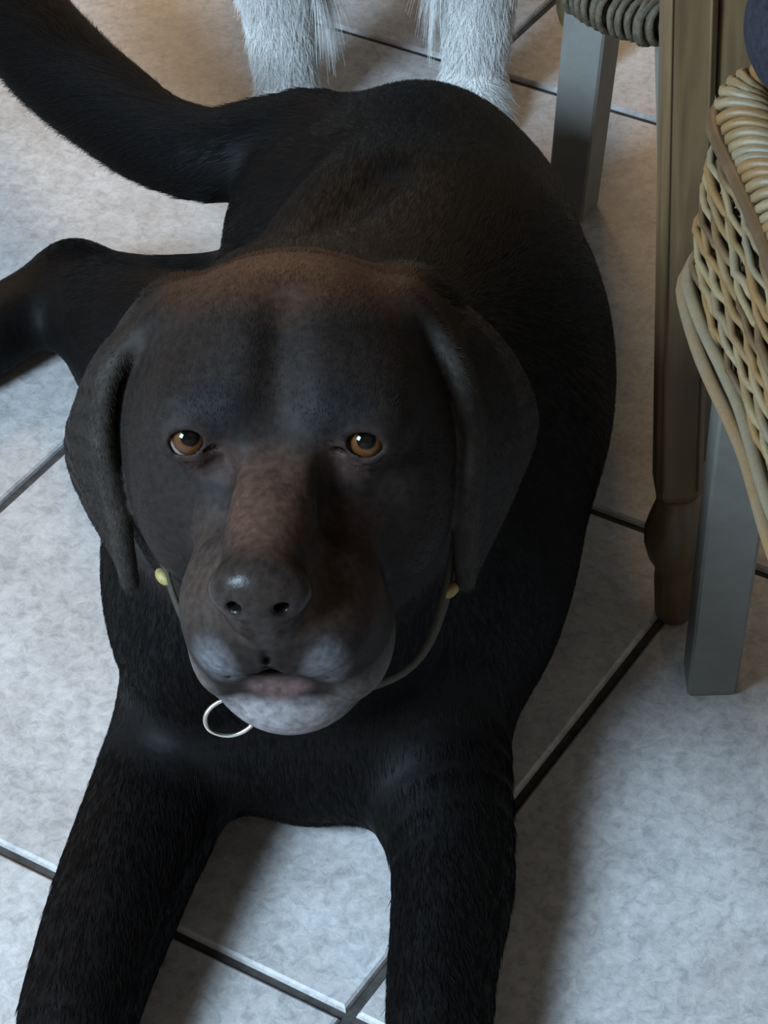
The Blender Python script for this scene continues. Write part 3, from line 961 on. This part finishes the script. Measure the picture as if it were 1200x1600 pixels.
# the pine table whose turned leg stands at the right
TO = np.array([0.45, 0.45, 0])
table = empty('wooden_table', tuple(TO))
tag(table, 'wooden table on turned legs, one square leg with a round bulb foot beside the labrador', 'table')


def turned_leg(cx, cy):
    prof = [(0.0, 0.0095), (0.003, 0.0115), (0.030, 0.0122), (0.038, 0.0115), (0.041, 0.0125), (0.048, 0.0160), (0.058, 0.0182), (0.066, 0.0182), (0.076, 0.0155), (0.084, 0.0128), (0.089, 0.0115), (0.094, 0.0120)]
    n = 24; rings = []
    ln = lambda z: cx + 0.0055 * (1 - z / 0.4)
    for z, r in prof: rings.append([(ln(z) + r * math.cos(2 * math.pi * i / n), cy + r * math.sin(2 * math.pi * i / n), z) for i in range(n)])
    V, F = loft(rings)
    leg = mesh_obj('leg', np.array(V) - TO, F, pine, table)
    h = 0.0128
    R_ = [square_ring((ln(0.094), cy, 0.094), 0.0100, 0.0100, 0.003, 0), square_ring((ln(0.1), cy, 0.100), h, h, 0.0030, 0), square_ring((ln(0.7), cy, 0.70), h, h, 0.0030, 0)]
    V, F = loft(R_)
    mesh_obj('leg_post', np.array(V) - TO, F, pine, leg, smooth=False)
    # beads let into the two edges that face the room
    for dx in (-1, 1):
        V, F = tube([(ln(0.105) + dx * (h - 0.0032), cy - h, 0.105), (ln(0.69) + dx * (h - 0.0032), cy - h, 0.69)], 0.0009, 6)
        mesh_obj('bead', np.array(V) - TO, F, pine, leg)


for cx, cy in ((0.2035, 0.150), (0.72, 0.150), (0.2035, 0.74), (0.72, 0.74)): turned_leg(cx, cy)
board('side_rail', (0.2180, 0.1405, 0.352), (0.2380, 0.156, 0.70), pine, table, TO)
board('apron', (0.240, 0.146, 0.62), (0.706, 0.162, 0.70), pine, table, TO)
board('apron', (0.218, 0.728, 0.62), (0.706, 0.744, 0.70), pine, table, TO)
board('apron', (0.198, 0.165, 0.62), (0.214, 0.725, 0.70), pine, table, TO)
board('apron', (0.710, 0.165, 0.62), (0.726, 0.725, 0.70), pine, table, TO)
board('tabletop', (0.186, 0.132, 0.70), (0.738, 0.758, 0.725), pine, table, TO, ch=0.004)

# the low grey chair with a rush seat, tucked under the table
RO = np.array([0.35, 0.42, 0])
rush_chair = empty('rush_seat_chair', tuple(RO))
tag(rush_chair, 'grey painted chair with a dark woven rush seat, its leg behind the labrador', 'chair')
for f, t in (((0.1865, 0.5665, 0), (0.212, 0.560, 0.30)), ((0.515, 0.5665, 0), (0.49, 0.560, 0.30)), ((0.235, 0.300, 0), (0.225, 0.305, 0.30)), ((0.500, 0.300, 0), (0.49, 0.305, 0.30))):
    square_leg('leg', f, t, 0.0140, 0.0165, math.radians(-31) if f[0] < 0.2 else 0.0, greyp, rush_chair, RO)
rush_m = noise_mat('rush', (0.045, 0.032, 0.020), (0.115, 0.088, 0.055), 200, 0.75, bump=0.6, dist=0.002, stretch=(1, 1, 1))
pts = []
X0, X1, Y0, Y1, rr_ = 0.162, 0.530, 0.272, 0.600, 0.055
for cx, cy, a0 in ((X0 + rr_, Y0 + rr_, 180), (X1 - rr_, Y0 + rr_, 270), (X1 - rr_, Y1 - rr_, 0), (X0 + rr_, Y1 - rr_, 90)):
    for k in range(7):
        an = math.radians(a0 + k * 15); pts.append((cx + rr_ * math.cos(an), cy + rr_ * math.sin(an)))
sc_ = (X0 + X1) / 2, (Y0 + Y1) / 2


def ringp(s, z): return [(sc_[0] + (x - sc_[0]) * s, sc_[1] + (y - sc_[1]) * s, z) for x, y in pts]


V, F = loft([ringp(0.90, 0.300), ringp(0.975, 0.306), ringp(0.99, 0.318), ringp(0.975, 0.330), ringp(0.90, 0.338), ringp(0.2, 0.328)])
mesh_obj('seat', np.array(V) - RO, F, rush_m, rush_chair)
per = catmull([(x, y, 0.318) for x, y in pts], 4, True)
seglen = np.linalg.norm(np.roll(per, -1, 0) - per, axis=1); cum = np.concatenate([[0], np.cumsum(seglen)])
tot = cum[-1]; nS = 250
rg = np.random.default_rng(2)
sv = []; sf = []
for k in range(nS):
    d = (k + rg.uniform(-0.2, 0.2)) / nS * tot; i = int(np.searchsorted(cum, d % tot, side='right') - 1) % len(per)
    p = per[i] + (per[(i + 1) % len(per)] - per[i]) * ((d % tot - cum[i]) / seglen[i])
    inn = nrm(np.array([sc_[0], sc_[1], 0.318]) - p); out = -inn
    tw = np.cross(inn, (0, 0, 1)) * rg.uniform(-0.004, 0.004)
    hk = rg.uniform(0.9, 1.1)
    ap = [p + inn * 0.13 + (0, 0, 0.014), p + inn * 0.030 + (0, 0, 0.016) + tw, p + out * 0.001 + (0, 0, 0.012), p + out * 0.006 * hk, p + inn * 0.003 + (0, 0, -0.010), p + inn * 0.040 + (0, 0, -0.017) - tw]
    V, F = tube(catmull(ap, 3), 0.0024, 5, up=np.cross(inn, (0, 0, 1)))
    b0 = len(sv); sv += list(map(tuple, V - RO)); sf += [tuple(i + b0 for i in f) for f in F]
o = mesh_obj('rush_cord', sv, sf, rush_m, rush_chair); o['kind'] = 'stuff'
for x in (0.215, 0.487):
    board('back_post', (x - 0.014, 0.575, 0.30), (x + 0.014, 0.600, 0.60), greyp, rush_chair, RO)
for z in (0.42, 0.52):
    board('back_slat', (0.229, 0.580, z), (0.473, 0.594, z + 0.05), greyp, rush_chair, RO)

# the grey chair in front that carries the basket
shaded_grey = noise_mat('shaded_grey_chair_paint', (0.105, 0.098, 0.085), (0.130, 0.122, 0.107), 60, 0.6, bump=0.15, dist=0.0005)  # grey paint with the shade on this chair worked into a darker colour
FO = np.array([0.40, -0.16, 0])
front_chair = empty('grey_chair', tuple(FO))
tag(front_chair, 'grey painted wooden chair whose square leg stands before the turned table leg', 'chair')
square_leg('leg', (0.2225, 0.0950, 0), (0.2200, -0.020, 0.425), 0.0138, 0.0150, -0.04, shaded_grey, front_chair, FO)
square_leg('leg', (0.5775, 0.0950, 0), (0.567, -0.020, 0.425), 0.0136, 0.0150, -0.02, shaded_grey, front_chair, FO)
square_leg('leg', (0.2225, -0.415, 0), (0.2330, -0.370, 0.425), 0.0136, 0.0150, 0.0, shaded_grey, front_chair, FO)
square_leg('leg', (0.5775, -0.415, 0), (0.567, -0.370, 0.425), 0.0136, 0.0150, 0.0, shaded_grey, front_chair, FO)
board('seat', (0.212, -0.392, 0.425), (0.588, -0.003, 0.445), shaded_grey, front_chair, FO, ch=0.004)
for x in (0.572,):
    board('back_post', (x, -0.385, 0.445), (x + 0.014, -0.357, 0.80), shaded_grey, front_chair, FO)
    board('back_post', (x, -0.040, 0.445), (x + 0.014, -0.012, 0.80), shaded_grey, front_chair, FO)
    for z in (0.56, 0.70): board('back_slat', (x + 0.001, -0.357, z), (x + 0.013, -0.040, z + 0.06), shaded_grey, front_chair, FO)

# ------------------------------------------------------------------ the wicker basket
def wicker_material():
    m, nt, b = new_mat('willow')
    tc = N(nt, 'ShaderNodeTexCoord'); oi = N(nt, 'ShaderNodeObjectInfo')
    n = N(nt, 'ShaderNodeTexNoise', i_Scale=45.0, i_Detail=4.0); n2 = N(nt, 'ShaderNodeTexNoise', i_Scale=700.0, i_Detail=3.0)
    nt.links.new(tc.outputs['Object'], n.inputs['Vector']); nt.links.new(tc.outputs['Object'], n2.inputs['Vector'])
    ad = N(nt, 'ShaderNodeMath', operation='ADD'); mu_ = N(nt, 'ShaderNodeMath', operation='MULTIPLY'); mu_.inputs[1].default_value = 0.8
    nt.links.new(oi.outputs['Random'], mu_.inputs[0]); nt.links.new(mu_.outputs[0], ad.inputs[0])
    m3 = N(nt, 'ShaderNodeMath', operation='MULTIPLY'); m3.inputs[1].default_value = 0.45
    nt.links.new(n.outputs['Fac'], m3.inputs[0]); nt.links.new(m3.outputs[0], ad.inputs[1])
    r = ramp(nt, [(0.25, (0.070, 0.036, 0.013)), (0.40, (0.150, 0.090, 0.034)), (0.55, (0.200, 0.142, 0.070)), (0.72, (0.140, 0.112, 0.072)), (0.95, (0.170, 0.090, 0.028))])
    nt.links.new(ad.outputs[0], r.inputs[0])
    mm = N(nt, 'ShaderNodeMixRGB', blend_type='MULTIPLY', i_Fac=0.4); nt.links.new(r.outputs[0], mm.inputs[1]); nt.links.new(n2.outputs['Fac'], mm.inputs[2])
    nt.links.new(mm.outputs[0], b.inputs['Base Color']); b.inputs['Roughness'].default_value = 0.55
    return m


willow = wicker_material()
BZ0, BZ1 = 0.447, 0.534
bd = nrm(np.array([0.0995, -0.995, 0])); bw = nrm(np.array([0.995, 0.0995, 0]))
BC = np.array([0.1665, -0.120, 0])          # corner far left
BL, BW = 0.265, 0.26
basket = empty('wicker_basket', tuple(BC + bd * BL / 2 + bw * BW / 2 + np.array([0, 0, BZ0])))
tag(basket, 'woven willow basket with a thick braided rim at the right edge, on the grey chair', 'basket')
BO = np.array(basket.location)


def loop(out, z, n=12):
    """rounded rectangle round the basket, out = how far beyond the wall line"""
    L, W = BL / 2 + out, BW / 2 + out; r = 0.030 + out
    c = BC + bd * BL / 2 + bw * BW / 2
    P = []
    for sx, sy, a0 in ((1, 1, 0), (-1, 1, 90), (-1, -1, 180), (1, -1, 270)):
        for k in range(7):
            an = math.radians(a0 + k * 15)
            P.append(c + bd * (sx * (L - r) + r * math.cos(an)) + bw * (sy * (W - r) + r * math.sin(an)) + np.array([0, 0, z]))
    P = np.array(P); Q = np.concatenate([P, P[:1]])
    sl = np.linalg.norm(Q[1:] - Q[:-1], axis=1); cu = np.concatenate([[0], np.cumsum(sl)])
    return P, Q, sl, cu


def along(lp, ts):
    P, Q, sl, cu = lp; d = (np.asarray(ts) % 1.0) * cu[-1]
    i = np.clip(np.searchsorted(cu, d, side='right') - 1, 0, len(sl) - 1)
    f = ((d - cu[i]) / sl[i])[:, None]
    p = Q[i] * (1 - f) + Q[i + 1] * f
    c = P.mean(0); t = nrm(Q[i + 1] - Q[i]); o = np.cross(t, (0, 0, 1)); s = np.sign((o * (p - c)).sum(1, keepdims=True)); return p, t, o * s


nst = 30
rows = 12
for k in range(rows):
    zf = (k + 0.6) / rows
    z = BZ0 + 0.006 + (BZ1 - BZ0 - 0.020) * zf
    lp = loop(0.000 - 0.006 * zf * zf, z)
    n = nst * 6
    ts = np.arange(n) / n
    p, t, o = along(lp, ts)
    for ph in (0, 1):
        an = ts * nst * math.pi + ph * math.pi + k * 1.1
        q = p + o * (np.sin(an) * 0.0024)[:, None] + np.array([0, 0, 1]) * (np.cos(an) * 0.0025)[:, None]
        q += o * 0.0004 * rg.normal(0, 1, (n, 1)) + np.array([0, 0, 1]) * 0.0004 * rg.normal(0, 1, (n, 1))
        V, F = tube(q, 0.0014 + 0.0006 * rg.random(), 6, True)
        mesh_obj('wicker_strand', V - BO, F, willow, basket)
pb, _, ob = along(loop(0.0, BZ0 + 0.002), (np.arange(nst) + 0.5) / nst); pt, _, _ = along(loop(-0.010, BZ1 - 0.004), (np.arange(nst) + 0.5) / nst)
for i in range(nst):
    V, F = tube([pb[i], (pb[i] + pt[i]) / 2, pt[i]], 0.0022, 6, up=ob[i])
    mesh_obj('wicker_stake', V - BO, F, willow, basket)
# foot border: long rods lying side by side round the bottom
for out, z, r, w in ((0.0065, 0.0045, 0.0030, 0.0), (0.0035, 0.0095, 0.0028, 1.2), (0.0010, 0.0040, 0.0030, 2.0)):
    n = 120; ts = np.arange(n) / n; p, t, o = along(loop(out, BZ0 + z), ts)
    p = p + o * (np.sin(ts * 2 * math.pi * 9 + w) * 0.0012)[:, None] + np.array([0, 0, 1]) * (np.cos(ts * 2 * math.pi * 9 + w) * 0.0010)[:, None]
    V, F = tube(p, r, 7, True); mesh_obj('border_rod', V - BO, F, willow, basket)
# braided rim: strands wound at a slant round a core, and a thick rod just below it
n = 120; ts = np.arange(n) / n
p, t, o = along(loop(-0.0135, BZ1), ts)
V, F = tube(p, 0.0050, 8, True); mesh_obj('rim_core', V - BO, F, willow, basket)
p, t, o = along(loop(-0.0030, BZ1 - 0.0060), ts)
p = p + np.array([0, 0, 1]) * (np.sin(ts * 2 * math.pi * 7) * 0.0016)[:, None]
V, F = tube(p, 0.0036, 7, True); mesh_obj('border_rod', V - BO, F, willow, basket)
turns = 160
for s in range(6):
    n = turns * 4; ts = np.arange(n) / n; p, t, o = along(loop(-0.0135, BZ1), ts)
    an = ts * turns / 6 * 2 * math.pi + s * math.pi / 3 + 0.3 * np.sin(ts * 50 + s)
    q = p + o * (np.cos(an) * 0.0090)[:, None] + np.array([0, 0, 1]) * (np.sin(an) * 0.0060)[:, None]
    V, F = tube(q, 0.0021 + 0.0004 * rg.random(), 6, True, up=o); mesh_obj('rim_strand', V - BO, F, willow, basket)
# woven base
for k in range(12):
    x = (k + 0.5) / 12 * BW
    a_ = BC + bw * x + bd * 0.004 + np.array([0, 0, BZ0 + 0.004]); b_ = a_ + bd * (BL - 0.008)
    V, F = tube([a_, (a_ + b_) / 2, b_], 0.0095, 6); V[:, 2] = BZ0 + 0.004 + (V[:, 2] - BZ0 - 0.004) * 0.35
    mesh_obj('base_rod', V - BO, F, willow, basket)

# dark navy cloth stuffed in the basket
cl = SDF(np.arange(0.14, 0.40, 0.004), np.arange(-0.42, -0.12, 0.004), np.arange(0.45, 0.72, 0.004))
cc_ = BC + bd * 0.130 + bw * 0.118
cl.ell((cc_[0], cc_[1], 0.492), (0.080, 0.084, 0.034), k=0.02)
cl.ell((cc_[0] - 0.020, cc_[1] + 0.030, 0.535), (0.060, 0.055, 0.040), k=0.03)
cl.cone((0.266, -0.225, 0.560), (0.2060, -0.184, 0.590), 0.040, 0.031, k=0.025)
for i in range(9):          # rolled folds lying over the pile
    a = 0.35 + i * 0.31
    p0 = np.array([0.206 + 0.018 * i, -0.150 - 0.004 * i, 0.606 - 0.0085 * i]); p2 = np.array([0.235 + 0.016 * i, -0.290 + 0.006 * math.sin(i * 2.0), 0.522 - 0.002 * i])
    p1 = (p0 + p2) / 2 + np.array([0.006 * math.sin(i * 1.7), 0, 0.016])
    cl.chain([p0, p1, p2], [0.009, 0.011, 0.009], k=0.010)
cV, cQ = cl.surface(); cV = cl.smooth(cV, cQ, 2)
cloth = mesh_obj('folded_cloth', cV - np.array([cc_[0], cc_[1], 0.455]), cQ, noise_mat('navy_wool', (0.010, 0.010, 0.013), (0.022, 0.022, 0.028), 400, 0.95, bump=0.5, dist=0.001, spec=0.1))
cloth.location = (cc_[0], cc_[1], 0.455)
tag(cloth, 'dark navy cloth bundled up inside the wicker basket', 'cloth')

# ------------------------------------------------------------------ walls of the room, with the window the daylight comes through
plaster = noise_mat('cream_plaster', (0.55, 0.50, 0.42), (0.62, 0.57, 0.49), 8, 0.9, bump=0.1)
skirt = noise_mat('white_skirting', (0.6, 0.58, 0.55), (0.66, 0.64, 0.6), 10, 0.5, bump=0)


def wall_piece(name, lo, hi, mat=plaster, parent=None):
    o = board(name, lo, hi, mat, parent, (0, 0, 0), ch=0.001); o['kind'] = 'structure'; return o


def frame_mesh(boxes):
    V = []; F = []
    for lo, hi in boxes:
        b0 = len(V)
        for z in (lo[2], hi[2]):
            V += [(lo[0], lo[1], z), (hi[0], lo[1], z), (hi[0], hi[1], z), (lo[0], hi[1], z)]
        F += [tuple(b0 + i for i in f) for f in ((3, 2, 1, 0), (4, 5, 6, 7), (0, 1, 5, 4), (1, 2, 6, 5), (2, 3, 7, 6), (3, 0, 4, 7))]
    return V, F


wall_piece('wall_front', (-1.70, -2.10, 0), (2.60, -2.00, 2.6))
V, F = frame_mesh([((-1.80, -2.10, 0), (-1.70, 3.2, 1.15)), ((-1.80, -2.10, 1.15), (-1.70, -1.75, 2.6)), ((-1.80, -0.75, 1.15), (-1.70, 3.2, 2.6)), ((-1.80, -1.75, 2.35), (-1.70, -0.75, 2.6))])
o = mesh_obj('wall_left', V, F, plaster, smooth=False); o['kind'] = 'structure'
win = mesh_obj('window_1', *frame_mesh([((-1.77, -1.75, 1.15), (-1.72, -0.75, 1.20)), ((-1.77, -1.75, 2.30), (-1.72, -0.75, 2.35)), ((-1.77, -1.75, 1.20), (-1.72, -1.70, 2.30)),
                                        ((-1.77, -0.80, 1.20), (-1.72, -0.75, 2.30)), ((-1.77, -1.275, 1.20), (-1.72, -1.225, 2.30))]), skirt, smooth=False)
win['kind'] = 'structure'
gm, gnt, gb = new_mat('window_glass'); gb.inputs['Transmission Weight'].default_value = 1.0; gb.inputs['Roughness'].default_value = 0.0; gb.inputs['IOR'].default_value = 1.1
for y0, y1 in ((-1.70, -1.275), (-1.225, -0.80)):
    board('pane', (-1.750, y0, 1.20), (-1.744, y1, 2.30), gm, win, (0, 0, 0), ch=0.0005)
wall_piece('wall_back', (-1.70, 3.2, 0), (2.60, 3.3, 2.6))
wall_piece('wall_right', (2.50, -2.0, 0), (2.60, 3.2, 2.6))
wall_piece('baseboard_left', (-1.70, -1.985, 0), (-1.685, 3.185, 0.09), skirt)
wall_piece('baseboard_back', (-1.685, 3.185, 0), (2.485, 3.2, 0.09), skirt)
wall_piece('baseboard_right', (2.485, -1.985, 0), (2.5, 3.185, 0.09), skirt)
wall_piece('baseboard_front', (-1.685, -2.0, 0), (2.485, -1.985, 0.09), skirt)
